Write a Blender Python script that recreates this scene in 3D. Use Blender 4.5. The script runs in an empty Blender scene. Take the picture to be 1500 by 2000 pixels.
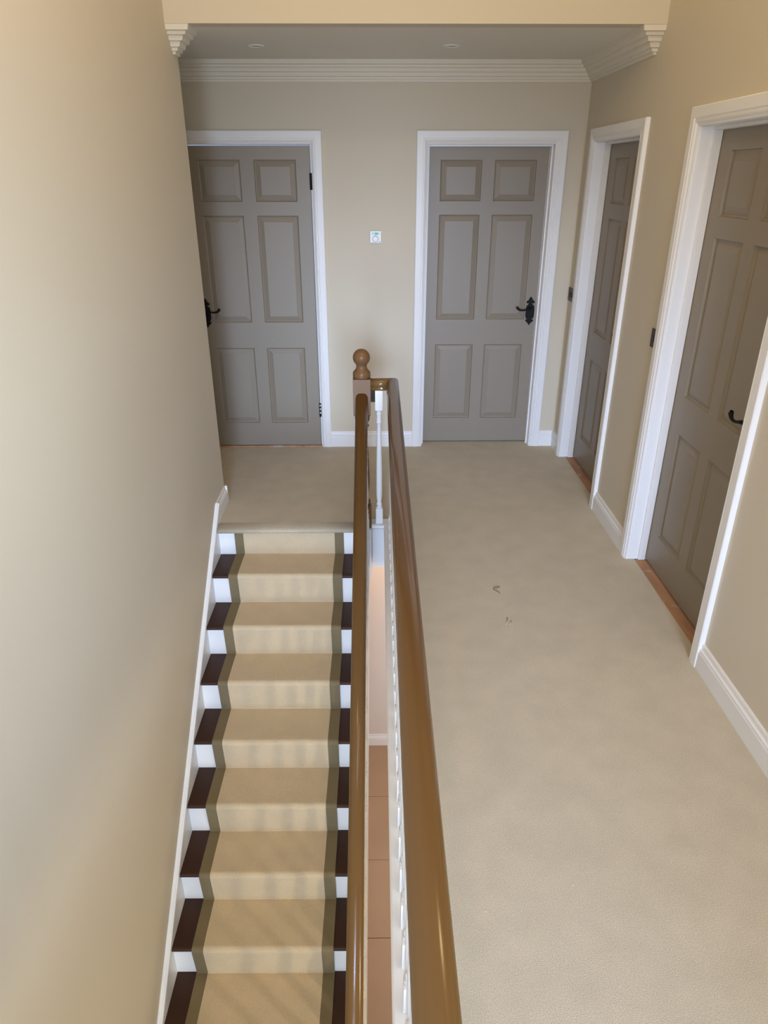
import bpy, bmesh, math, random
from mathutils import Vector, Matrix
random.seed(4)
C = bpy.context.scene.collection
SC = bpy.context.scene
PI = math.pi

# ------------------------------------------------------------------ measures (metres)
D = 4.929          # far wall
R = 1.3154         # right wall
XL = -0.93         # stair-side left wall
YE = 3.945         # where the left wall ends
YB = 3.767         # bulkhead face
ZC = 2.425         # landing ceiling
ZT = 4.7           # ceiling over the stairwell
YF = -3.0          # wall behind the camera
ZG = -2.77         # hall floor below
ZH = -0.262        # hall ceiling
RISE, GO, Y0, OV = 0.18463, 0.22972, 3.58937, 0.0165
SL = RISE / GO

# ------------------------------------------------------------------ camera
cam = bpy.data.objects.new('camera', bpy.data.cameras.new('camera'))
C.objects.link(cam)
CH, CP, CYAW, CROLL, CF = 1.8138, 0.4467, 0.0119, -0.0006, 1372.2
f = Vector((math.sin(CYAW) * math.cos(CP), math.cos(CYAW) * math.cos(CP), -math.sin(CP)))
r = Vector((math.cos(CYAW), -math.sin(CYAW), 0))
u = r.cross(f)
r2 = r * math.cos(CROLL) + u * math.sin(CROLL)
u2 = u * math.cos(CROLL) - r * math.sin(CROLL)
M = Matrix((r2, u2, -f)).transposed().to_4x4()
M.translation = Vector((0, 0, CH))
cam.matrix_world = M
cam.data.sensor_fit = 'VERTICAL'
cam.data.sensor_height = 36.0
cam.data.lens = 36.0 * CF / 2000.0
cam.data.clip_start = 0.02
SC.camera = cam

# ------------------------------------------------------------------ world, lights, exposure
w = bpy.data.worlds.new('world'); SC.world = w; w.use_nodes = True
bg = w.node_tree.nodes['Background']
bg.inputs[0].default_value = (0.62, 0.74, 1.0, 1); bg.inputs[1].default_value = 0.5
SC.view_settings.view_transform = 'Standard'
SC.view_settings.look = 'None'
SC.view_settings.gamma = 1.0
SC.view_settings.exposure = 0.04
SC.view_settings.use_curve_mapping = False

def area(name, loc, target, sx, sy, power, col, spread=PI):
    l = bpy.data.lights.new(name, 'AREA'); l.shape = 'RECTANGLE'
    l.size = sx; l.size_y = sy; l.energy = power; l.color = col; l.spread = spread
    o = bpy.data.objects.new(name, l); C.objects.link(o); o.location = loc
    o.rotation_euler = (Vector(target) - Vector(loc)).to_track_quat('-Z', 'Y').to_euler()
    return o
def point(name, loc, power, col, rad):
    l = bpy.data.lights.new(name, 'POINT'); l.energy = power; l.color = col; l.shadow_soft_size = rad
    o = bpy.data.objects.new(name, l); C.objects.link(o); o.location = loc
    return o
# window daylight, one warm pendant, the hall's own light and three added fill lamps
area('window_sky_low', (0.2, YF + 0.02, 1.35), (0.2, 0, 0.76), 1.4, 1.3, 26, (0.46, 0.64, 1.0), 0.66)
area('window_skylight', (0.2, YF + 0.02, 1.8), (0.2, 3.5, 1.3), 1.4, 2.0, 46, (1.0, 0.95, 0.86))
area('left_wall_fill', (R + 0.05, 0.3, 1.15), (XL, 1.7, 1.3), 0.8, 1.7, 11, (0.60, 0.78, 1.0), 1.3)  # unseen lamp added to brighten the left wall
area('overhead_fill', (0.45, 0.7, ZT - 0.05), (0.6, 0.9, 0), 1.2, 1.8, 34, (1.0, 0.85, 0.64))  # overhead fill added below the ceiling; no roof opening there
point('stairwell_pendant', (-0.30, 1.98, 3.05), 16.5, (1.0, 0.70, 0.365), 0.06)
point('hall_downlight', (0.02, 4.25, -0.42), 9, (1.0, 0.56, 0.20), 0.05)
area('hall_front_daylight', (-0.45, YF + 0.02, -1.0), (-0.45, 2, -1.4), 0.8, 1.9, 26, (0.66, 0.81, 1.0), 1.6)
area('hall_side_daylight', (1.25, 0.40, -0.65), (-0.5, 2.2, -1.3), 0.06, 0.45, 13.5, (1.0, 0.84, 0.58))
area('hall_wall_fill', (1.25, 2.9, -1.5), (0.0, 4.3, -2.2), 0.6, 1.0, 19, (0.82, 0.82, 0.92))  # cool fill added for the hall wall and tiles

# ------------------------------------------------------------------ materials
def mat(name, col, rough=0.5, spec=0.5, var=0.0, vscale=3.0, bump=0.0, bscale=200.0, coat=0.0, var2=0.0, v2scale=400.0, stretch=None, metal=0.0, detail=3.0):
    m = bpy.data.materials.new(name); m.use_nodes = True
    nt = m.node_tree; n = nt.nodes; L = nt.links
    b = n['Principled BSDF']
    b.inputs['Base Color'].default_value = (*col, 1); b.inputs['Roughness'].default_value = rough
    b.inputs['Specular IOR Level'].default_value = spec; b.inputs['Metallic'].default_value = metal
    b.inputs['Coat Weight'].default_value = coat; b.inputs['Coat Roughness'].default_value = 0.12
    tc = n.new('ShaderNodeTexCoord'); src = tc.outputs['Object']
    if stretch:
        mp = n.new('ShaderNodeMapping'); mp.inputs['Scale'].default_value = stretch
        L.new(src, mp.inputs[0]); src = mp.outputs[0]
    cur = None
    for amt, sc in ((var, vscale), (var2, v2scale)):
        if amt <= 0: continue
        t = n.new('ShaderNodeTexNoise'); t.inputs['Scale'].default_value = sc; t.inputs['Detail'].default_value = detail
        L.new(src, t.inputs['Vector'])
        mr = n.new('ShaderNodeMapRange'); mr.inputs[1].default_value = 0.25; mr.inputs[2].default_value = 0.75
        mr.inputs[3].default_value = 1 - amt; mr.inputs[4].default_value = 1 + amt
        L.new(t.outputs['Fac'], mr.inputs[0])
        mx = n.new('ShaderNodeVectorMath'); mx.operation = 'SCALE'
        if cur is None: mx.inputs[0].default_value = col
        else: L.new(cur, mx.inputs[0])
        L.new(mr.outputs[0], mx.inputs['Scale']); cur = mx.outputs[0]
    if cur is not None: L.new(cur, b.inputs['Base Color'])
    if bump > 0:
        t = n.new('ShaderNodeTexNoise'); t.inputs['Scale'].default_value = bscale; t.inputs['Detail'].default_value = 2
        L.new(src, t.inputs['Vector'])
        bp = n.new('ShaderNodeBump'); bp.inputs['Strength'].default_value = bump; bp.inputs['Distance'].default_value = 0.004
        L.new(t.outputs['Fac'], bp.inputs['Height']); L.new(bp.outputs[0], b.inputs['Normal'])
    return m
def srgb(r, g, b):
    return tuple(((c / 255) / 12.92 if c <= 10 else (((c / 255) + 0.055) / 1.055) ** 2.4) for c in (r, g, b))

WALL = mat('wall_paint', srgb(215, 205, 185), 0.62, 0.35, 0.012, 1.2, 0.05, 160)
CEIL = mat('ceiling_paint', srgb(235, 231, 220), 0.8, 0.2, 0.01, 2.0)
WHITE = mat('white_satin_paint', srgb(241, 241, 241), 0.36, 0.45, 0.006, 6.0, 0.008, 40)
PLASTER = mat('cornice_plaster', srgb(232, 226, 212), 0.6, 0.3)
DOORGREY = mat('door_grey_paint', srgb(145, 135, 120), 0.42, 0.5, 0.015, 4.0, 0.06, 60, stretch=(1, 1, 0.08))
BROWN = mat('brown_gloss_paint', srgb(115, 85, 48), 0.18, 0.40, 0.05, 5.0, 0.02, 60, stretch=(1, 0.12, 1))
NEWELB = mat('newel_brown_paint', srgb(118, 86, 55), 0.28, 0.26, 0.04, 8.0, 0.02, 80)
TREAD = mat('dark_tread_stain', srgb(59, 35, 22), 0.50, 0.3, 0.10, 6.0, 0.04, 60, stretch=(0.15, 1, 1))
RUNNER = mat('runner_pile', srgb(213, 194, 162), 0.95, 0.1, 0.05, 9.0, 0.6, 600, var2=0.20, v2scale=420, detail=5)
BORDER = mat('runner_border_tape', srgb(128, 115, 88), 0.85, 0.15, 0.03, 20.0, 0.35, 900, var2=0.05, v2scale=700)
CARPET = mat('carpet_pile', srgb(212, 200, 177), 0.97, 0.08, 0.06, 8.0, 0.8, 520, var2=0.30, v2scale=380, detail=5)
BLACK = mat('black_iron', srgb(13, 12, 13), 0.55, 0.25, 0.1, 60, 0.3, 300)
SWITCH = mat('dark_nickel', srgb(66, 58, 51), 0.42, 0.4, metal=0.2)
ROCKER = mat('dark_rocker', srgb(44, 38, 34), 0.4, 0.4)
SLOT = mat('socket_slot_black', srgb(10, 10, 10), 0.6, 0.2)
PLASTIC = mat('white_plastic', srgb(236, 236, 232), 0.35, 0.5)
LCD = mat('display_teal', srgb(150, 215, 190), 0.3, 0.5)
INK = mat('display_ink', srgb(40, 80, 70), 0.5, 0.3)
RAWWOOD = mat('raw_wood_threshold', srgb(180, 138, 106), 0.7, 0.3, 0.26, 14.0, 0.3, 120, stretch=(1, 0.25, 1), detail=6)
def paint_splashes(m, amount, scale):
    nt = m.node_tree; n = nt.nodes; L = nt.links; b = n['Principled BSDF']
    old = b.inputs['Base Color'].links[0].from_socket
    tc = n.new('ShaderNodeTexCoord'); t = n.new('ShaderNodeTexNoise'); t.inputs['Scale'].default_value = scale; t.inputs['Detail'].default_value = 6
    L.new(tc.outputs['Object'], t.inputs['Vector'])
    mr = n.new('ShaderNodeMapRange'); mr.inputs[1].default_value = amount; mr.inputs[2].default_value = amount + .08; L.new(t.outputs['Fac'], mr.inputs[0])
    mx = n.new('ShaderNodeMix'); mx.data_type = 'RGBA'; mx.inputs['B'].default_value = (.52, .43, .37, 1)
    L.new(mr.outputs[0], mx.inputs['Factor']); L.new(old, mx.inputs['A']); L.new(mx.outputs['Result'], b.inputs['Base Color'])
paint_splashes(RAWWOOD, .58, 9.0)
TILE = mat('terracotta_tile', srgb(177, 148, 120), 0.5, 0.4, 0.05, 3.0, 0.03, 30)
GROUT = mat('tile_grout', srgb(120, 88, 66), 0.9, 0.1)
HALLW = mat('hall_wall_paint', srgb(226, 216, 208), 0.7, 0.25, 0.01, 2.0)
LAMPIN = mat('downlight_reflector', srgb(150, 145, 138), 0.3, 0.5)
FIBRE = mat('loose_thread', srgb(126, 111, 92), 0.9, 0.1)
FIBRE2 = mat('scuffed_tuft', srgb(190, 175, 152), 0.95, 0.05)
FLUFF = mat('pale_fluff', srgb(225, 215, 198), 0.95, 0.05)
GLASS = mat('window_glass', (0.9, 0.95, 1.0), 0.05, 0.5)
GLASS.node_tree.nodes['Principled BSDF'].inputs['Transmission Weight'].default_value = 1.0

# ------------------------------------------------------------------ mesh helpers
class MB:
    def __init__(s): s.v = []; s.f = []; s.sm = []
    def add(s, vs, fs, smooth=False):
        k = len(s.v); s.v += [Vector(p) for p in vs]
        for q in fs: s.f.append(tuple(i + k for i in q)); s.sm.append(smooth)
    def box(s, a, b):
        (x0, y0, z0), (x1, y1, z1) = a, b
        s.add([(x0, y0, z0), (x1, y0, z0), (x1, y1, z0), (x0, y1, z0), (x0, y0, z1), (x1, y0, z1), (x1, y1, z1), (x0, y1, z1)],
              [(0, 3, 2, 1), (4, 5, 6, 7), (0, 1, 5, 4), (1, 2, 6, 5), (2, 3, 7, 6), (3, 0, 4, 7)])
    def extr(s, prof, p0, p1, U, V, m0=0.0, m1=0.0, smooth=False, cap=True, closed=True):
        """closed profile (u,v) swept from p0 to p1; ends sheared by m*u along the run"""
        p0, p1, U, V = Vector(p0), Vector(p1), Vector(U), Vector(V)
        d = (p1 - p0).normalized(); n = len(prof)
        vs = [p0 + U * a + V * b + d * (m0 * a) for a, b in prof] + [p1 + U * a + V * b + d * (m1 * a) for a, b in prof]
        s.add(vs, [(i, (i + 1) % n, n + (i + 1) % n, n + i) for i in range(n if closed else n - 1)], smooth)
        if cap: s.add(vs, [tuple(range(n))[::-1], tuple(range(n, 2 * n))])
    def lathe(s, prof, c=(0, 0, 0), n=20, smooth=True):
        c = Vector(c); vs = []; fs = []
        for (rr, z) in prof:
            for i in range(n):
                a = 2 * PI * i / n; vs.append(c + Vector((rr * math.cos(a), rr * math.sin(a), z)))
        m = len(prof)
        for j in range(m - 1):
            for i in range(n):
                fs.append((j * n + i, j * n + (i + 1) % n, (j + 1) * n + (i + 1) % n, (j + 1) * n + i))
        s.add(vs, fs, smooth)
        s.add(vs, [tuple(range(n))[::-1], tuple(range((m - 1) * n, m * n))])
    def tube(s, pts, rad, n=8):
        pts = [Vector(p) for p in pts]; rad = rad if isinstance(rad, (list, tuple)) else [rad] * len(pts)
        vs = []; fs = []
        for k, p in enumerate(pts):
            t = (pts[min(k + 1, len(pts) - 1)] - pts[max(k - 1, 0)]).normalized()
            a = t.cross(Vector((0, 0, 1)))
            if a.length < 1e-3: a = t.cross(Vector((1, 0, 0)))
            a.normalize(); b = t.cross(a)
            for i in range(n):
                q = 2 * PI * i / n; vs.append(p + (a * math.cos(q) + b * math.sin(q)) * rad[k])
        for k in range(len(pts) - 1):
            for i in range(n): fs.append((k * n + i, k * n + (i + 1) % n, (k + 1) * n + (i + 1) % n, (k + 1) * n + i))
        s.add(vs, fs, True)
        s.add(vs, [tuple(range(n)), tuple(range((len(pts) - 1) * n, len(pts) * n))[::-1]])
    def build(s, name, material, parent=None, xf=None, world=True, bevel=0.0, label=None, seg=2):
        me = bpy.data.meshes.new(name)
        vs = s.v
        if xf is not None: vs = [xf @ p for p in vs]
        if parent is not None and world: vs = [p - parent.location for p in vs]
        me.from_pydata(vs, [], s.f); me.update()
        bm = bmesh.new(); bm.from_mesh(me)
        for fc, smv in zip(bm.faces, s.sm): fc.smooth = smv
        bmesh.ops.remove_doubles(bm, verts=bm.verts, dist=1e-6)
        bmesh.ops.recalc_face_normals(bm, faces=bm.faces)
        bm.to_mesh(me); bm.free()
        me.materials.append(material)
        o = bpy.data.objects.new(name, me); C.objects.link(o)
        if parent is not None: o.parent = parent
        if bevel > 0:
            b = o.modifiers.new('bevel', 'BEVEL'); b.width = bevel; b.segments = seg; b.limit_method = 'ANGLE'; b.angle_limit = 0.7
        if label: o['label'] = label
        return o
def tag(o, label=None, cat=None, group=None, kind=None):
    if label: o['label'] = label
    if cat: o['category'] = cat
    if group: o['group'] = group
    if kind: o['kind'] = kind
    return o
def thing(name, label, cat, loc=(0, 0, 0), rotz=0, group=None, kind=None):
    o = bpy.data.objects.new(name, None); C.objects.link(o); o.empty_display_size = 0.05
    o.location = loc; o.rotation_euler = (0, 0, rotz)
    return tag(o, label, cat, group, kind)
def struct(name, mb, m, label, cat, bevel=0.0, xf=None, parent=None):
    return tag(mb.build(name, m, parent, bevel=bevel, xf=xf), label, cat, kind='structure')
def rot_about(th, px=0.0, py=3.6):
    return Matrix.Translation((px, py, 0)) @ Matrix.Rotation(th, 4, 'Z') @ Matrix.Translation((-px, -py, 0))
XS = rot_about(-0.008)     # the flight runs very slightly askew to the landing
XR = rot_about(-0.0043)    # so does the landing balustrade

# ------------------------------------------------------------------ room shell
T = 0.1
d2a, d2b = 0.336, 1.131
d1a, d1b = -1.187, -0.400
OT = 1.992                 # top of the openings
b = MB()                   # far wall, two door openings
for x0, x1, z0, z1 in ((-2.2, d1a - .02, 0, 2.6), (d1b + .02, d2a - .02, 0, 2.6), (d2b + .02, R + .12, 0, 2.6),
                       (d1a - .02, d1b + .02, OT + .02, 2.6), (d2a - .02, d2b + .02, OT + .02, 2.6)):
    b.box((x0, D, z0), (x1, D + .14, z1))
struct('wall_back', b, WALL, 'plain beige far wall of the landing with two grey doors', 'wall')
y3a, y3b = 4.683, 3.880
y4a, y4b = 3.2015, 2.372
b = MB()                   # right wall, two door openings
for ya, yb_ in ((YF, -.15), (.75, y4b - .02), (y4a + .02, y3b - .02), (y3a + .02, D)):  # gap nearest the viewpoint is unseen, added to hold the left wall fill
    b.box((R, ya, 0), (R + .12, yb_, OT + .02))
b.box((R, YF, OT + .02), (R + .12, D, ZT))
for ya, yb_, za, zb_ in ((YF, .25, ZG, -.26), (.55, 2.55, ZG, -.26), (3.25, D, ZG, -.26), (.25, .55, ZG, -1.0), (2.55, 3.25, ZG, -2.1), (.25, .55, -.35, -.26), (2.55, 3.25, -.95, -.26)):  # unseen openings added behind the two hall side lamps
    b.box((R, ya, za), (R + .12, yb_, zb_))
b.box((R + .0, YF, -.26), (R + .12, D, -.012))
struct('wall_right', b, WALL, 'beige right-hand wall of the landing with two recessed grey doors', 'wall')
b = MB(); b.box((XL - .12, YF, ZG), (XL, YE, ZT))
struct('wall_left', b, WALL, 'tall beige wall beside the staircase', 'wall', xf=rot_about(-0.008, XL, 3.767))
b = MB(); b.box((XL - .02, YB, ZC), (R, YB + .09, ZT))
struct('wall_bulkhead', b, WALL, 'warm beige bulkhead across the top above the landing ceiling', 'wall')
b = MB()
wx0, wx1, wz0, wz1 = -0.55, 0.95, 0.7, 3.0
for x0, x1, z0, z1 in ((XL - .3, -.87, ZG, ZT), (-.87, wx0, 0, ZT), (-.03, R + .12, ZG, 0), (wx1, R + .12, 0, ZT), (wx0, wx1, 0, wz0), (wx0, wx1, wz1, ZT)):
    b.box((x0, YF - .14, z0), (x1, YF, z1))
struct('wall_front', b, WALL, 'beige wall behind the viewpoint with a tall window', 'wall')
wn = thing('window_1', 'tall white framed window in the wall behind the viewpoint', 'window', (0.25, YF - .07, wz0), kind='structure')
b = MB()
for x0, x1, z0, z1 in ((wx0, wx0 + .06, wz0, wz1), (wx1 - .06, wx1, wz0, wz1), (wx0 + .06, wx1 - .06, wz0, wz0 + .06), (wx0 + .06, wx1 - .06, wz1 - .06, wz1), (.225, .275, wz0 + .06, wz1 - .06)):
    b.box((x0, YF - .10, z0), (x1, YF - .04, z1))
b.build('window_frame', WHITE, wn, bevel=.004)
for x0, x1 in ((wx0 + .06, .225), (.275, wx1 - .06)):
    b = MB(); b.box((x0, YF - .075, wz0 + .06), (x1, YF - .069, wz1 - .06)); b.build('pane', GLASS, wn)
b = MB(); b.box((-2.2, YB + .09, ZC), (R + .12, D + .14, ZC + .1)); b.box((-2.2, 2.9, ZC), (XL - .12, YB + .09, ZC + .1))
struct('ceiling', b, CEIL, 'flat pale ceiling over the far landing', 'ceiling')
b = MB(); b.box((XL - .3, YF - .14, ZT), (R + .12, YB + .09, ZT + .1))
struct('ceiling_stairwell', b, CEIL, 'high pale ceiling over the stairwell', 'ceiling')
b = MB(); b.box((-2.3, 2.9, -.25), (-2.2, D + .14, ZC + .1)); b.box((-2.2, 2.8, -.25), (XL - .12, 2.9, ZC + .1))
struct('wall_side_passage', b, WALL, 'beige wall closing the passage left of the stairs', 'wall')

# carpeted landing
b = MB()
b.box((.085, YF, -.012), (R, D, 0))
b.box((-2.2, Y0 + .066, -.012), (.085, D, 0)); b.box((-2.2, 2.9, -.012), (XL - .13, Y0 + .066, 0)); b.box((-.120, Y0 - .02, -.012), (-.026, Y0 + .066, 0))
b.box((d2a + .003, D, -.012), (d2b - .003, D + .12, 0))
for ya, yb_ in ((y3a, y3b), (y4a, y4b)): b.box((R, yb_ + .003, -.012), (1.349, ya - .003, 0))
fl = struct('floor', b, CARPET, 'pale beige cut-pile carpet covering the landing', 'floor')
b = MB(); n = 10                       # carpet rolled over the landing nosing
pr = [(.075 - .075 * math.sin(a), -.020 + .020 * math.cos(a)) for a in [PI / 2 * i / 18 for i in range(19)]] + [(.018 - .018 * math.cos(a), -.020 - .019 * math.sin(a)) for a in [PI / 2 * i / 8 for i in range(1, 9)]] + [(.075, -.039)]
b.extr(pr, (-.908, Y0 - .009, .0), (-.120, Y0 - .009, .0), (0, 1, 0), (0, 0, 1), smooth=True, closed=False)
b.build('carpet_nosing', CARPET, fl)
b = MB(); b.box((.085, YF, ZH), (R, D, -.012))
struct('ceiling_hall', b, CEIL, 'pale underside of the landing over the hall below', 'ceiling')
b = MB(); b.box((-2.2, Y0 + .035, ZH), (.085, D, -.012))
struct('ceiling_hall_far', b, CEIL, 'pale underside of the far landing at the head of the stairs', 'ceiling')

# hall below
GY = 4.77
b = MB(); b.box((XL, GY, ZG), (R, GY + .1, ZH))
struct('wall_hall', b, HALLW, 'warm lit hall wall seen down through the stair gap', 'wall')
b = MB(); b.box((XL - .12, YF, ZG - .06), (R, GY + .1, ZG - .008))
hf = struct('floor_hall', b, GROUT, 'terracotta tiled hall floor seen between the handrails', 'floor')
TS = 0.593
for i in range(3):
    for j in range(13):
        ytop = GY - .012 - .0 - (0 if j == 0 else (GY - .012 - 4.183) + (j - 1) * TS)
        ybot = 4.183 - j * TS
        b = MB(); x0 = -.9 + i * .74
        b.box((x0 + .002, max(ybot, YF) + .002, ZG - .008), (min(x0 + .74, R) - .002, ytop - .002, ZG + random.uniform(0, .0012)))
        if ytop - ybot > .05: b.build('tile', TILE, hf, bevel=.0015, seg=1)

SK = [(0, 0), (.018, 0), (.018, .076), (.0175, .078), (.0125, .079), (.0125, .083), (.0155, .084), (.0160, .088), (.0145, .091), (.0095, .094), (.0080, .100), (.0090, .106), (.0085, .111), (.006, .116), (0, .116)]
def skirting(name, runs, label, xf=None, z=0, prof=SK):
    b = MB()
    for p0, p1, nrm in runs:
        b.extr([(a, c) for a, c in prof], (*p0, z), (*p1, z), (*nrm, 0), (0, 0, 1))
    return struct(name, b, WHITE, label, 'baseboard', xf=xf)
AW = .072
skirting('baseboard_back', [((d1b + AW, D), (d2a - AW, D), (0, -1)), ((d2b + AW, D), (R - .018, D), (0, -1)), ((-2.2, D), (d1a - AW, D), (0, -1))],
         'white moulded skirting along the far wall between the doors')
skirting('baseboard_right', [((R, y4a + AW), (R, y3b - AW), (-1, 0)), ((R, .78), (R, y4b - AW), (-1, 0)), ((R, YF), (R, -.18), (-1, 0)), ((R, y3a + AW - .01), (R, D), (-1, 0))],
         'white moulded skirting along the right-hand wall of the landing')
skirting('baseboard_hall', [((XL, GY), (R, GY), (0, -1))], 'white skirting at the foot of the hall wall below', z=ZG)

# cornice
CP_ = [(0, 0), (.012, 0), (.014, .012), (.026, .013), (.028, .024), (.040, .027), (.044, .038), (.046, .046), (.060, .048), (.064, .060), (.066, .066), (.080, .068), (.084, .080), (.098, .083), (.102, .105), (0, .105)]
CZ = ZC - .105
b = MB()
b.extr(CP_, (-2.2, D, CZ), (R, D, CZ), (0, -1, 0), (0, 0, 1), m1=-1)
YC = YB + .105
b.extr(CP_, (R, D, CZ), (R, YC, CZ), (-1, 0, 0), (0, 0, 1), m0=1, m1=1)
b.extr(CP_, (R, YC, CZ), (R - .0005, YC, CZ), (0, -1, 0), (0, 0, 1), m1=1)
struct('trim_1', b, PLASTER, 'white stepped plaster cornice along the far and right walls', 'cornice')
b = MB()
b.extr(CP_, (XL, YC, CZ), (XL, YE, CZ), (1, 0, 0), (0, 0, 1), m0=-1)
b.extr(CP_, (XL, YC, CZ), (XL + .0005, YC, CZ), (0, -1, 0), (0, 0, 1), m1=1)
struct('trim_2', b, PLASTER, 'short stepped plaster cornice end at the top of the left wall', 'cornice')

# ------------------------------------------------------------------ door frames and doors (local: x right, y into the wall, z up)
AP = [(0, 0), (0, .011), (.007, .013), (.014, .019), (.020, .021), (.023, .017), (.028, .017), (.031, .022), (.068, .022), (.072, .019), (.072, 0)]
def frame(name, label, loc, rotz, W, depth, stop):
    t = thing(name, label, 'door frame', loc, rotz, kind='structure')
    for (p0, p1, U) in (((0, 0, 0), (0, 0, OT), (-1, 0, 0)), ((W, 0, 0), (W, 0, OT), (1, 0, 0))):
        b = MB(); b.extr(AP, p0, p1, U, (0, -1, 0), m1=1); b.build('architrave', WHITE, t, world=False)
    b = MB(); b.extr(AP, (0, 0, OT), (W, 0, OT), (0, 0, 1), (0, -1, 0), m0=-1, m1=1); b.build('architrave', WHITE, t, world=False)
    b = MB()
    for x0, x1, z0, z1 in ((-.018, .002, 0, OT + .018), (W - .002, W + .018, 0, OT + .018), (.002, W - .002, OT - .003, OT + .018)):
        b.box((x0, -.0005, z0), (x1, .118, z1))
    b.build('door_lining', WHITE, t, world=False, bevel=.0015)
    if stop:
        b = MB()
        for x0, x1, z0, z1 in ((.002, .013, 0, OT - .003), (W - .013, W - .002, 0, OT - .003), (.013, W - .013, OT - .014, OT - .003)):
            b.box((x0, depth - .038, z0), (x1, depth - .002, z1))
        b.build('door_stop', WHITE, t, world=False, bevel=.0015)
    return t

PZ = ((1.662, 1.903), (.905, 1.580), (.187, .731))
def door(name, label, loc, rotz, x0, x1, cols, z0=.006, z1=1.981, handle=None, lev=1, hinges=(), hz=.961):
    """leaf front face on local y=0, viewer at -y"""
    t = thing(name, label, 'door', loc, rotz, kind='structure')
    b = MB(); th = .036
    xs = [x0, cols[0][0], cols[0][1], cols[1][0], cols[1][1], x1]
    for i in (0, 2, 4): b.box((xs[i], 0, z0), (xs[i + 1], th, z1))
    zs = [z0, PZ[2][0], PZ[2][1], PZ[1][0], PZ[1][1], PZ[0][0], PZ[0][1], z1]
    for i in (1, 3):
        for k in (0, 2, 4, 6): b.box((xs[i], 0, zs[k]), (xs[i + 1], th, zs[k + 1]))
    b.build('door_leaf', DOORGREY, t, world=False)
    for (pa, pb) in cols:
        for (qa, qb) in PZ:
            b = MB(); rings = [(0, 0.0), (.0035, .009), (.010, .0125), (.013, .0115), (.037, .004), (.039, .0028)]
            vs = []
            for ins, dep in rings: vs += [(pa + ins, dep, qa + ins), (pb - ins, dep, qa + ins), (pb - ins, dep, qb - ins), (pa + ins, dep, qb - ins)]
            fs = []
            for k in range(len(rings) - 1):
                for i in range(4): fs.append((k * 4 + i, k * 4 + (i + 1) % 4, (k + 1) * 4 + (i + 1) % 4, (k + 1) * 4 + i))
            k = (len(rings) - 1) * 4; fs.append((k, k + 1, k + 2, k + 3))
            b.add(vs, fs)
            b.add([(pa, .03, qa), (pb, .03, qa), (pb, .03, qb), (pa, .03, qb)], [(0, 1, 2, 3)])
            b.build('panel', DOORGREY, t, world=False)
    if handle is not None:
        half = [(0, -.097), (.006, -.088), (.011, -.080), (.0175, -.075), (.027, -.066), (.0275, -.058), (.020, -.063), (.014, -.060), (.016, -.053),
                (.024, -.049), (.029, -.036), (.030, -.010), (.029, .020), (.026, .036), (.017, .044), (.012, .050), (.012, .058), (.018, .060), (.024, .054),
                (.0285, .056), (.0275, .066), (.019, .073), (.012, .075), (.013, .081), (.007, .090), (0, .098)]
        pts = half + [(-a, c) for a, c in half[-2:0:-1]]
        b = MB(); nn = len(pts)
        vs = [(handle + a, -.0002, hz + c) for a, c in pts] + [(handle + a, -.004, hz + c) for a, c in pts] + [(handle + a * .72, -.0065, hz + c * .94) for a, c in pts]
        fs = [(i, (i + 1) % nn, nn + (i + 1) % nn, nn + i) for i in range(nn)] + [(nn + i, nn + (i + 1) % nn, 2 * nn + (i + 1) % nn, 2 * nn + i) for i in range(nn)]
        b.add(vs, fs); b.add(vs, [tuple(range(2 * nn, 3 * nn)), tuple(range(nn))[::-1]])
        h = b.build('door_handle', BLACK, t, world=False, label='black iron handle with pointed leaf-shaped plate')
        b = MB()
        zz = hz + .022
        b.tube([(handle, -.004, zz), (handle, -.036, zz)], [.0105, .0085], 10)
        P = [(0, -.036, 0), (.014, -.043, .0), (.035, -.045, -.007), (.060, -.045, -.011), (.080, -.044, -.008), (.092, -.043, .001), (.098, -.042, .010), (.094, -.042, .015)]
        b.tube([(handle + lev * a, y, zz + c) for a, y, c in P], [.0085, .0075, .006, .006, .0072, .0090, .0105, .0085], 10)
        b.build('lever', BLACK, h, world=False)
    for hx, ha, hb, painted in hinges:
        b = MB()
        b.lathe([(.0045, ha), (.0045, hb)], (hx, -.004, 0), 10)
        b.box((hx - .007, -.0008, ha), (hx + .009, .006, hb))
        hg = b.build('hinge', BLACK, t, world=False, label='black butt hinge at the edge of the door')
        if painted:
            b = MB()
            for k in range(3):
                z_ = ha + (hb - ha) * (.24 + .27 * k); b.lathe([(.0049, z_), (.0049, z_ + .013)], (hx + .001, -.0042, 0), 10)
            b.build('paint_smear', WHITE, hg, world=False, label='white paint smears on the lower hinge')
    return t

frame('trim_3', 'white moulded frame of the left far door', (d1a, D, 0), 0, d1b - d1a, .0, False)
frame('trim_4', 'white moulded frame of the far door beside the right corner', (d2a, D, 0), 0, d2b - d2a, .081, True)
frame('trim_5', 'white moulded frame of the narrow-looking side door by the far corner', (R, y3a, 0), -PI / 2, y3a - y3b, .088, True)
frame('trim_6', 'white moulded frame of the nearer side door on the right', (R, y4a, 0), -PI / 2, y4a - y4b, .088, True)
door('door_1', 'grey six-panel door on the far wall, partly hidden by the stair wall, black hinges on its right', (0, D - .014, 0), 0, d1a + .006, d1b - .006,
     ((-1.110, -.844), (-.757, -.493)), z0=.016, handle=-1.149, lev=1, hinges=((-.4035, 1.731, 1.828, False), (-.4035, .232, .332, True)), hz=.968)
door('door_2', 'grey six-panel door on the far wall with a black lever handle on its right', (0, D + .081, 0), 0, d2a + .004, d2b - .004,
     ((.424, .690), (.772, 1.040)), z0=.010, z1=1.987, handle=1.077, lev=-1)
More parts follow.
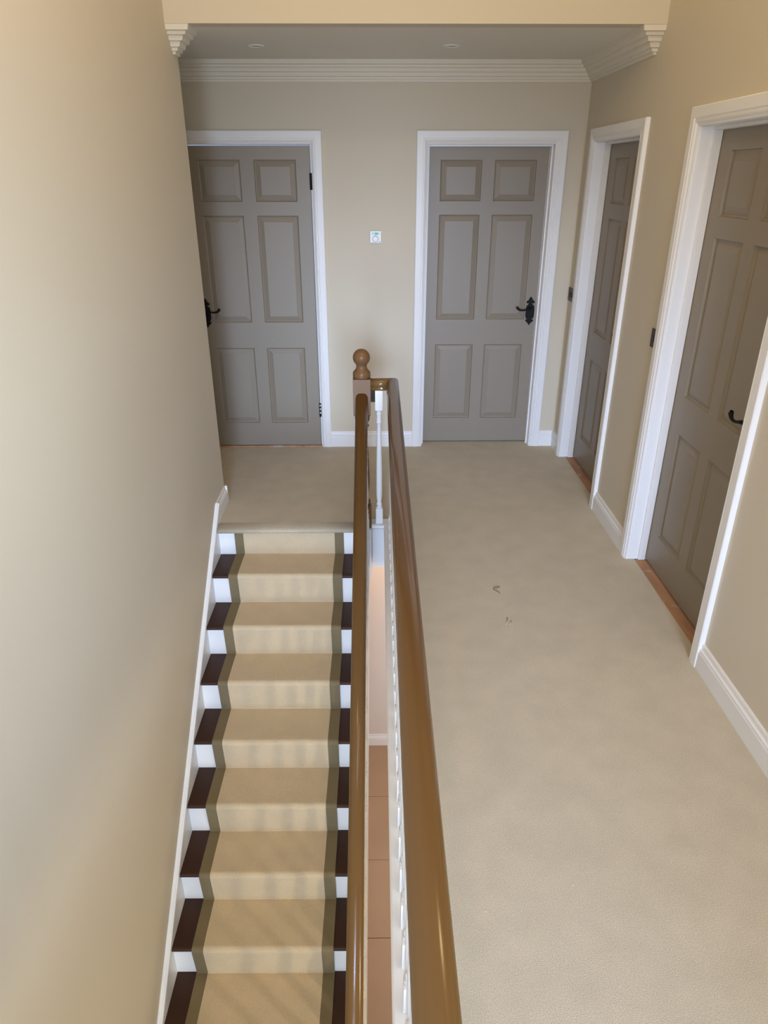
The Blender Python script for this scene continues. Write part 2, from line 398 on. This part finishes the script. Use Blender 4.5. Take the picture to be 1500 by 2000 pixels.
door('door_3', 'grey six-panel side door seen at a steep angle nearest the far corner', (R + .088, y3a, 0), -PI / 2, .004, y3a - y3b - .004,
     ((.118, .376), (.460, .718)), z0=.012, z1=1.987, handle=.738, lev=-1)
door('door_4', 'grey six-panel side door nearest the viewpoint on the right', (R + .088, y4a, 0), -PI / 2, .004, y4a - y4b - .004,
     ((.108, .362), (.446, .700)), z0=.012, z1=1.987, handle=.722, lev=-1)

def threshold(loc, sx, sy, label):
    b = MB(); x, y = loc; b.box((x - sx / 2, y - sy / 2, -.011), (x + sx / 2, y + sy / 2, -.003))
    o = b.build('threshold_strip', RAWWOOD, bevel=.001, seg=1)
    return tag(o, label, 'threshold', 'bare wood threshold strips')
def at_z(o): return o
threshold((1.3935, (y3a + y3b) / 2), .087, y3a - y3b - .006, 'bare orange wood strip under the side door by the far corner')
threshold((1.3935, (y4a + y4b) / 2), .087, y4a - y4b - .006, 'bare paint-splashed wood strip under the nearer side door')
b = MB(); b.box((d1a + .002, D - .0215, .0), (d1b + .004, D + .03, .012))
tag(b.build('threshold_strip', RAWWOOD, bevel=.002), 'bare wood strip under the left far door', 'threshold', 'bare wood threshold strips')

# ------------------------------------------------------------------ staircase
NS = 15
SX0, SX1 = -.912, -.078
def ybk(k): return Y0 - (k - 1) * GO + OV         # riser face above tread k
st = thing('staircase', 'straight flight of dark-stained treads with white risers and strings', 'staircase', (-.5, Y0 - NS * GO, ZG))
for k in range(1, NS):
    b = MB(); yf = Y0 - k * GO; z = -k * RISE; n = 6
    pr = [(ybk(k) - yf + .004, 0)] + [(.011 - .011 * math.sin(PI * i / n), -.011 + .011 * math.cos(PI * i / n)) for i in range(n + 1)] + [(ybk(k) - yf + .004, -.022)]
    b.extr(pr, (SX0, yf, z), (SX1, yf, z), (0, 1, 0), (0, 0, 1))
    b.build('tread', TREAD, st, xf=XS)
for k in range(1, NS + 1):
    b = MB(); z1 = -(k - 1) * RISE - (.022 if k > 1 else .012); b.box((SX0, ybk(k), -k * RISE + .0005), (SX1, ybk(k) + .014, z1)); b.build('riser', WHITE, st, xf=XS)
yb0 = Y0 - NS * GO
def zs_(y, off): return off - SL * (3.69 - y)
# wall string: long sloping board with moulded cap, then a level piece on the landing
b = MB()
ST = .105
lo = -.30
y_lo = 3.69 - (ST - ZG) / SL
vs = [(y_lo, ZG), (3.69, ST), (YE - .0, ST), (YE - .0, .0005), (3.62, .0005), (3.62, -.30), (y_lo + .37, ZG)]
vs = [(y_lo, ZG + .002), (3.69, ST), (3.69, .0), (3.62, -.0), (3.62, -.27), (y_lo + .40, ZG + .002)]
x0, x1 = XL - .005, -.9105
b.add([(x0, a, c) for a, c in vs] + [(x1, a, c) for a, c in vs], [tuple(range(6))[::-1], tuple(range(6, 12))] + [(i, (i + 1) % 6, 6 + (i + 1) % 6, 6 + i) for i in range(6)])
d_ = Vector((0, 1, SL)).normalized(); nn_ = Vector((0, -SL, 1)).normalized()
capp = [(0, -.02), (.0215, -.02), (.0235, -.016), (.0235, -.006), (.020, -.004), (.0185, -.004), (.016, .003), (.010, .004), (.008, .0035), (0, .0035)]
b.extr([(a - .003, c) for a, c in capp], (XL, y_lo, ZG + .004), (XL, 3.69, ST), (1, 0, 0), nn_)
b.build('wall_string', WHITE, st, xf=XS, label='white moulded string board against the wall')
b = MB(); b.extr([(a + .0005, c) for a, c in SK], (XL, 3.69, -.009), (XL, YE + .018, -.009), (1, 0, 0), (0, 0, 1))
b.extr([(a, c) for a, c in SK], (XL + .018, YE, -.009), (XL - .8, YE, -.009), (0, 1, 0), (0, 0, 1))
struct('baseboard_left', b, WHITE, 'short white skirting at the foot of the left wall end', 'baseboard')
# outer string
SZ = .085                                             # cap height over the nosing line
def zn(y, off): return off - SL * (3.60 - y)
b = MB()
yA = 3.575; yZ = yb0 + .05
x0, x1 = -.078, -.041
vs = [(yA, zn(yA, SZ)), (yA, zn(yA, -.28)), (yZ + .2, ZG + .002), (yZ, ZG + .002), (yZ, max(zn(yZ, SZ), ZG + .1))]
b.add([(x0, a, c) for a, c in vs] + [(x1, a, c) for a, c in vs], [(0, 1, 2, 3, 4), (9, 8, 7, 6, 5)] + [(i, (i + 1) % 5, 5 + (i + 1) % 5, 5 + i) for i in range(5)])
b.build('outer_string', WHITE, st, xf=XS, bevel=.002, label='white outer string of the open stair side')

# runner: pile field with two olive borders
rn = thing('stair_runner', 'beige stair runner carpet with olive brown borders down the flight', 'runner', (-.5, Y0 - 2 * GO, -2 * RISE))
def runner_path(t):
    P = []
    P.append((ybk(1) - t, -.037))
    for k in range(1, NS):
        z = -k * RISE; yf = Y0 - k * GO; rr = .013 + t
        P.append((ybk(k) - t, z + t + .003)); P.append((ybk(k) - t - .004, z + t))
        yc = yf + .013; zc = z - .013
        for i in range(7):
            a = (PI / 2) + (PI / 2) * i / 6 * 1.02
            P.append((yc + rr * math.cos(a), zc + rr * math.sin(a)))
    P.append((ybk(NS) - t, ZG + .003))
    return P
def ribbon(x0, x1, t, name, m, label=None):
    P = runner_path(t); Q = runner_path(.0006); b = MB(); n = len(P)
    vs = [(x0, y, z) for y, z in P] + [(x1, y, z) for y, z in P] + [(x0, y, z) for y, z in Q] + [(x1, y, z) for y, z in Q]
    fs = []
    for i in range(n - 1):
        fs += [(i, i + 1, n + i + 1, n + i), (2 * n + i, 3 * n + i, 3 * n + i + 1, 2 * n + i + 1), (i, 2 * n + i, 2 * n + i + 1, i + 1), (n + i, n + i + 1, 3 * n + i + 1, 3 * n + i)]
    b.add(vs, fs); b.build(name, m, rn, xf=XS, label=label)
ribbon(-.7685, -.2425, .0095, 'pile_field', RUNNER)
ribbon(-.820, -.7680, .0075, 'border', BORDER, 'olive brown border along the wall side')
ribbon(-.2430, -.190, .0075, 'border', BORDER, 'olive brown border along the balustrade side')

# ------------------------------------------------------------------ newel post
NX, NY = -.073, 3.615
nw = thing('newel_post', 'brown turned newel post with a ball finial at the head of the stairs', 'newel post', (NX, NY, 0))
b = MB(); hw = .0455
b.box((NX - hw, NY - hw, .002), (NX + hw, NY + hw, .115))
def sq_to_round(b, z0, z1, r1, n=24):
    """square shoulder running into a round section"""
    vs = []
    for i in range(n):
        a = 2 * PI * i / n; q = hw / max(abs(math.cos(a)), abs(math.sin(a))); vs.append((NX + q * math.cos(a), NY + q * math.sin(a), z0))
    for i in range(n):
        a = 2 * PI * i / n; vs.append((NX + r1 * math.cos(a), NY + r1 * math.sin(a), z1))
    b.add(vs, [(i, (i + 1) % n, n + (i + 1) % n, n + i) for i in range(n)])
sq_to_round(b, .115, .13, .040)
b.lathe([(.040, .13), (.031, .135), (.037, .142), (.041, .152), (.037, .162), (.030, .168), (.026, .18), (.030, .20), (.036, .25), (.037, .30), (.033, .42), (.028, .54), (.026, .585), (.031, .59), (.036, .60), (.031, .61), (.028, .618), (.036, .625), (.040, .64), (.040, .655)], (NX, NY, 0), 28)
sq_to_round(b, .67, .655, .040)
b.box((NX - hw, NY - hw, .67), (NX + hw, NY + hw, .862))
b.build('post', NEWELB, nw, bevel=.003)
b = MB(); b.lathe([(.0445, .8625), (.0458, .870), (.0458, .886), (.044, .894), (.038, .900), (.031, .908), (.0275, .917), (.0275, .924)] +
                  [(.0445 * math.cos(a), .967 + .0445 * math.sin(a)) for a in [(-.86 + (.86 + PI / 2) * i / 16) for i in range(16)]] + [(.002, 1.0115)], (NX, NY, 0), 32)
b.build('ball_finial', NEWELB, nw)
b = MB(); b.box((NX - hw + .001, NY - hw + .001, -.33), (NX + hw - .001, NY + hw - .001, .0015)); b.build('newel_drop', WHITE, nw, bevel=.002, label='white painted lower end of the newel')

# ------------------------------------------------------------------ handrails and balusters
HR = [(-.020, -.058), (.020, -.058), (.024, -.055), (.025, -.047), (.0225, -.043), (.0225, -.039), (.030, -.034), (.0325, -.026), (.0315, -.017), (.026, -.0065), (.017, -.0012), (0, 0),
      (-.017, -.0012), (-.026, -.007), (-.0315, -.017), (-.0325, -.026), (-.030, -.034), (-.0225, -.039), (-.0225, -.043), (-.025, -.047), (-.024, -.055)]
ZR = .853
RX = .0875; RY = 3.6225
lb = thing('landing_balustrade', 'level landing balustrade with brown gloss handrail and white turned spindles', 'balustrade', (RX, 2.0, 0))
b = MB(); b.extr(HR, (RX, YF + .0, ZR), (RX, RY, ZR), (1, 0, 0), (0, 0, 1), m1=1, smooth=True)
b.build('handrail', BROWN, lb, xf=XR, label='level brown gloss handrail')
b = MB(); b.extr([(a, c) for a, c in HR], (NX + hw - .006, RY, ZR), (RX, RY, ZR), (0, 1, 0), (0, 0, 1), m1=1, smooth=True)
b.build('return_rail', BROWN, lb, label='short brown rail back to the newel post')
def spindle(z0, z1, zb0, zb1, h=.0195, slope=0.0):
    """square blocks at both ends, turned between; ends cut on the rake when slope is set"""
    b = MB()
    for (za, zb_, s0, s1) in ((z0, zb0, slope, 0), (zb1, z1, 0, slope)):
        b.add([(x, y, (za + s0 * y)) for x, y in ((-h, -h), (h, -h), (h, h), (-h, h))] + [(x, y, zb_ + s1 * y) for x, y in ((-h, -h), (h, -h), (h, h), (-h, h))],
              [(0, 3, 2, 1), (4, 5, 6, 7), (0, 1, 5, 4), (1, 2, 6, 5), (2, 3, 7, 6), (3, 0, 4, 7)])
    Lh = zb1 - zb0
    pf = [(.0185, 0), (.0185, .006), (.013, .009), (.0155, .016), (.0175, .023), (.0155, .030), (.012, .034), (.013, .044), (.0165, .070), (.0175, .10)]
    top = [(.0175, Lh - .065), (.0135, Lh - .062), (.0165, Lh - .056), (.0135, Lh - .050), (.013, Lh - .030), (.0165, Lh - .024), (.0165, Lh - .017), (.0125, Lh - .014), (.0165, Lh - .010), (.0185, Lh)]
    mid = [(.0172, Lh * .35), (.0145, Lh * .6), (.012, Lh - .105), (.0118, Lh - .078), (.0175, Lh - .071)]
    b.lathe([(q, zb0 + z) for q, z in pf + mid + top], (0, 0, 0), 14)
    return b
NZ = .020
proto = None
ys = [3.505 - .104 * i for i in range(64)]
for i, (x, y) in enumerate([(.016, 3.613)] + [(RX, q) for q in ys if q > YF + .05]):
    p = XR @ Vector((x, y, 0)) if i else Vector((x, y, 0))
    if proto is None:
        proto = spindle(NZ, ZR - .057, .112, .690).build('baluster', WHITE, lb, world=False, bevel=0)
        o = proto
    else:
        o = proto.copy(); C.objects.link(o); o.parent = lb
    o.location = p - lb.location
# white landing edge: nosing cap and fascia
NO = [(0, 0), (.045, 0), (.045, .032), (-.004, .032), (-.009, .028), (-.010, .018), (-.008, .010), (-.002, .006)]
ed = MB()
ed.extr([(a, c - .032 + NZ) for a, c in [(0, 0), (.068, 0), (.068, .032), (-.004, .032), (-.009, .028), (-.010, .020), (-.006, .012)]], (.0515, YF, 0), (.0515, 3.575, 0), (1, 0, 0), (0, 0, 1))
ed.box((.0515, YF, ZH), (.0845, 3.575, NZ - .031))
struct('trim_7', ed, WHITE, 'white nosing and fascia board along the stair-side edge of the landing', 'trim', xf=XR)
ed = MB()
ed.extr([(a, c - .032 + NZ) for a, c in [(0, 0), (.070, 0), (.070, .032), (-.004, .032), (-.016, .028), (-.018, .018), (-.010, .012)]], (NX + hw, 3.583, 0), (.118, 3.583, 0), (0, 1, 0), (0, 0, 1))
ed.box((NX + hw + .004, 3.590, ZH), (.051, 3.607, NZ - .031))
struct('trim_8', ed, WHITE, 'short white nosing and fascia between the newel post and the landing balustrade', 'trim')

sb = thing('stair_balustrade', 'sloping stair balustrade with brown gloss handrail descending from the newel post', 'balustrade', (-.0735, 2.0, -1.3))
HX = -.0735
dirn = Vector((0, -1, -SL)).normalized(); up = Vector((0, -SL, 1)).normalized()
Z0 = .815
b = MB()
yE = yb0 + .1
b.extr(HR, (HX, 3.60, Z0), (HX, yE, Z0 - SL * (3.60 - yE)), (1, 0, 0), up, smooth=True)
b.build('handrail', BROWN, sb, xf=XS, label='sloping brown gloss handrail')
proto = None
off = SZ - .001; topo = Z0 - .058 / math.cos(math.atan(SL)) + .001
y = 3.49
while y > yE + .05:
    p = XS @ Vector((-.0595, y, 0))
    if proto is None:
        proto = spindle(off, topo, off + .13, topo - .12, .0175, SL).build('baluster', WHITE, sb, world=False); o = proto
    else:
        o = proto.copy(); C.objects.link(o); o.parent = sb
    o.location = Vector((p.x, p.y, -SL * (3.60 - y))) - sb.location
    y -= GO / 2

# ------------------------------------------------------------------ small fittings
tm = thing('thermostat', 'small white room thermostat with dial on the far wall between the doors', 'thermostat', (.0045, D, 1.452))
b = MB(); b.box((-.034, D - .018, 1.414), (.043, D, 1.490)); b.build('body', PLASTIC, tm, bevel=.004)
b = MB(); b.box((-.020, D - .0186, 1.464), (.030, D - .0178, 1.4815)); b.build('display', LCD, tm, label='pale green display')
b = MB()
for xx, ww in ((.004, .005), (.014, .0065)):
    for zz in (1.4685, 1.4725, 1.4765): b.box((xx - ww / 2, D - .0190, zz - .0012), (xx + ww / 2, D - .0185, zz + .0012))
    b.box((xx + ww / 2 - .0016, D - .0190, 1.468), (xx + ww / 2, D - .0185, 1.4775))
b.build('digits', INK, tm)
b = MB(); nn = 28; cx, cz = .004, 1.4405
def disc(b, cx, cz, prof, n=28):
    vs = [(cx + q * math.cos(2 * PI * i / n), D - dd, cz + q * math.sin(2 * PI * i / n)) for q, dd in prof for i in range(n)]
    m = len(prof)
    b.add(vs, [(j * n + i, j * n + (i + 1) % n, (j + 1) * n + (i + 1) % n, (j + 1) * n + i) for j in range(m - 1) for i in range(n)]); b.add(vs, [tuple(range((m - 1) * n, m * n))])
disc(b, cx, cz, [(.0175, .017), (.0175, .024), (.0155, .026)])
b.build('dial', PLASTIC, tm)
b = MB(); disc(b, cx, cz, [(.0192, .0179), (.0192, .0184), (.0180, .0184)]); b.build('dial_groove', SWITCH, tm)
b = MB(); b.box((.0270, D - .0186, 1.4225), (.0345, D - .0178, 1.4250)); b.build('mark', SWITCH, tm)

sk = thing('wall_socket', 'dark metal three-pin wall socket behind the newel post above the skirting', 'socket', (-.018, D, .38))
b = MB(); b.box((-.061, D - .007, .337), (.025, D, .423)); b.build('plate', SWITCH, sk, bevel=.003)
b = MB()
for xa, xb_, za, zb_ in ((-.0205, -.0155, .387, .397), (-.033, -.023, .367, .372), (-.013, -.003, .367, .372)): b.box((xa, D - .0076, za), (xb_, D - .0065, zb_))
b.build('pin_slots', SLOT, sk)

def switch(y, z, wdt, n, label):
    s = thing('light_switch', label, 'switch', (R, y, z), group='dark light switches')
    b = MB(); b.box((R - .007, y - wdt / 2, z - .043), (R, y + wdt / 2, z + .043)); b.build('plate', SWITCH, s, bevel=.0025)
    for i in range(n):
        yy = y + (i - (n - 1) / 2) * .046
        b = MB(); b.box((R - .0115, yy - .010, z - .017), (R - .0065, yy + .010, z + .017)); b.build('rocker', ROCKER, s, bevel=.002)
    return s
switch(4.845, 1.093, .146, 2, 'wide dark metal light switch in the far right corner beside a side door')
switch(3.313, 1.121, .086, 1, 'single dark metal light switch between the two side doors')

for (x, y, lab) in ((-.615, 4.36, 'small round ceiling downlight towards the left of the landing ceiling'), (.405, 4.355, 'small round ceiling downlight towards the right of the landing ceiling')):
    dl = thing('downlight', lab, 'ceiling light', (x, y, ZC), group='ceiling downlights')
    b = MB(); n = 28; prof = [(.043, 0), (.042, -.004), (.036, -.006), (.031, -.004), (.029, .0)]
    vs = [(x + q * math.cos(2 * PI * i / n), y + q * math.sin(2 * PI * i / n), ZC + dz) for q, dz in prof for i in range(n)]
    b.add(vs, [(j * n + i, j * n + (i + 1) % n, (j + 1) * n + (i + 1) % n, (j + 1) * n + i) for j in range(4) for i in range(n)], True)
    b.build('rim', PLASTIC, dl)
    b = MB(); b.lathe([(.0295, -.0015), (.012, -.0005)], (x, y, ZC), 20); b.build('lamp', LAMPIN, dl)

b = MB(); b.tube([(.599, 2.930, .003), (.586, 2.922, .004), (.573, 2.920, .003), (.567, 2.914, .004), (.566, 2.903, .003), (.575, 2.894, .003), (.588, 2.882, .002), (.592, 2.872, .001)], .0018, 6)
tag(b.build('loose_thread', FIBRE), 'curled dark loose thread lying on the landing carpet', 'thread')
b = MB(); b.tube([(.592, 2.665, .0015), (.584, 2.635, .002), (.578, 2.612, .001)], .003, 6); b.tube([(.605, 2.640, .001), (.596, 2.610, .0015)], .003, 6)
tag(b.build('carpet_scuff', FIBRE2), 'faint raised tufts on the carpet just nearer than the dark thread', 'tuft')
for i, (x, y, lab) in enumerate(((.2935, 1.255, 'tiny pale fluff speck on the carpet close to the handrail'), (.55, 1.33, 'tiny pale fluff speck on the carpet out towards the right wall'))):
    b = MB(); b.tube([(x - .0035, y, .001), (x, y + .0006, .0022), (x + .0035, y - .0004, .001)], .0012, 6)
    tag(b.build('fluff_speck', FLUFF), lab, 'fluff', 'fluff specks on the carpet')
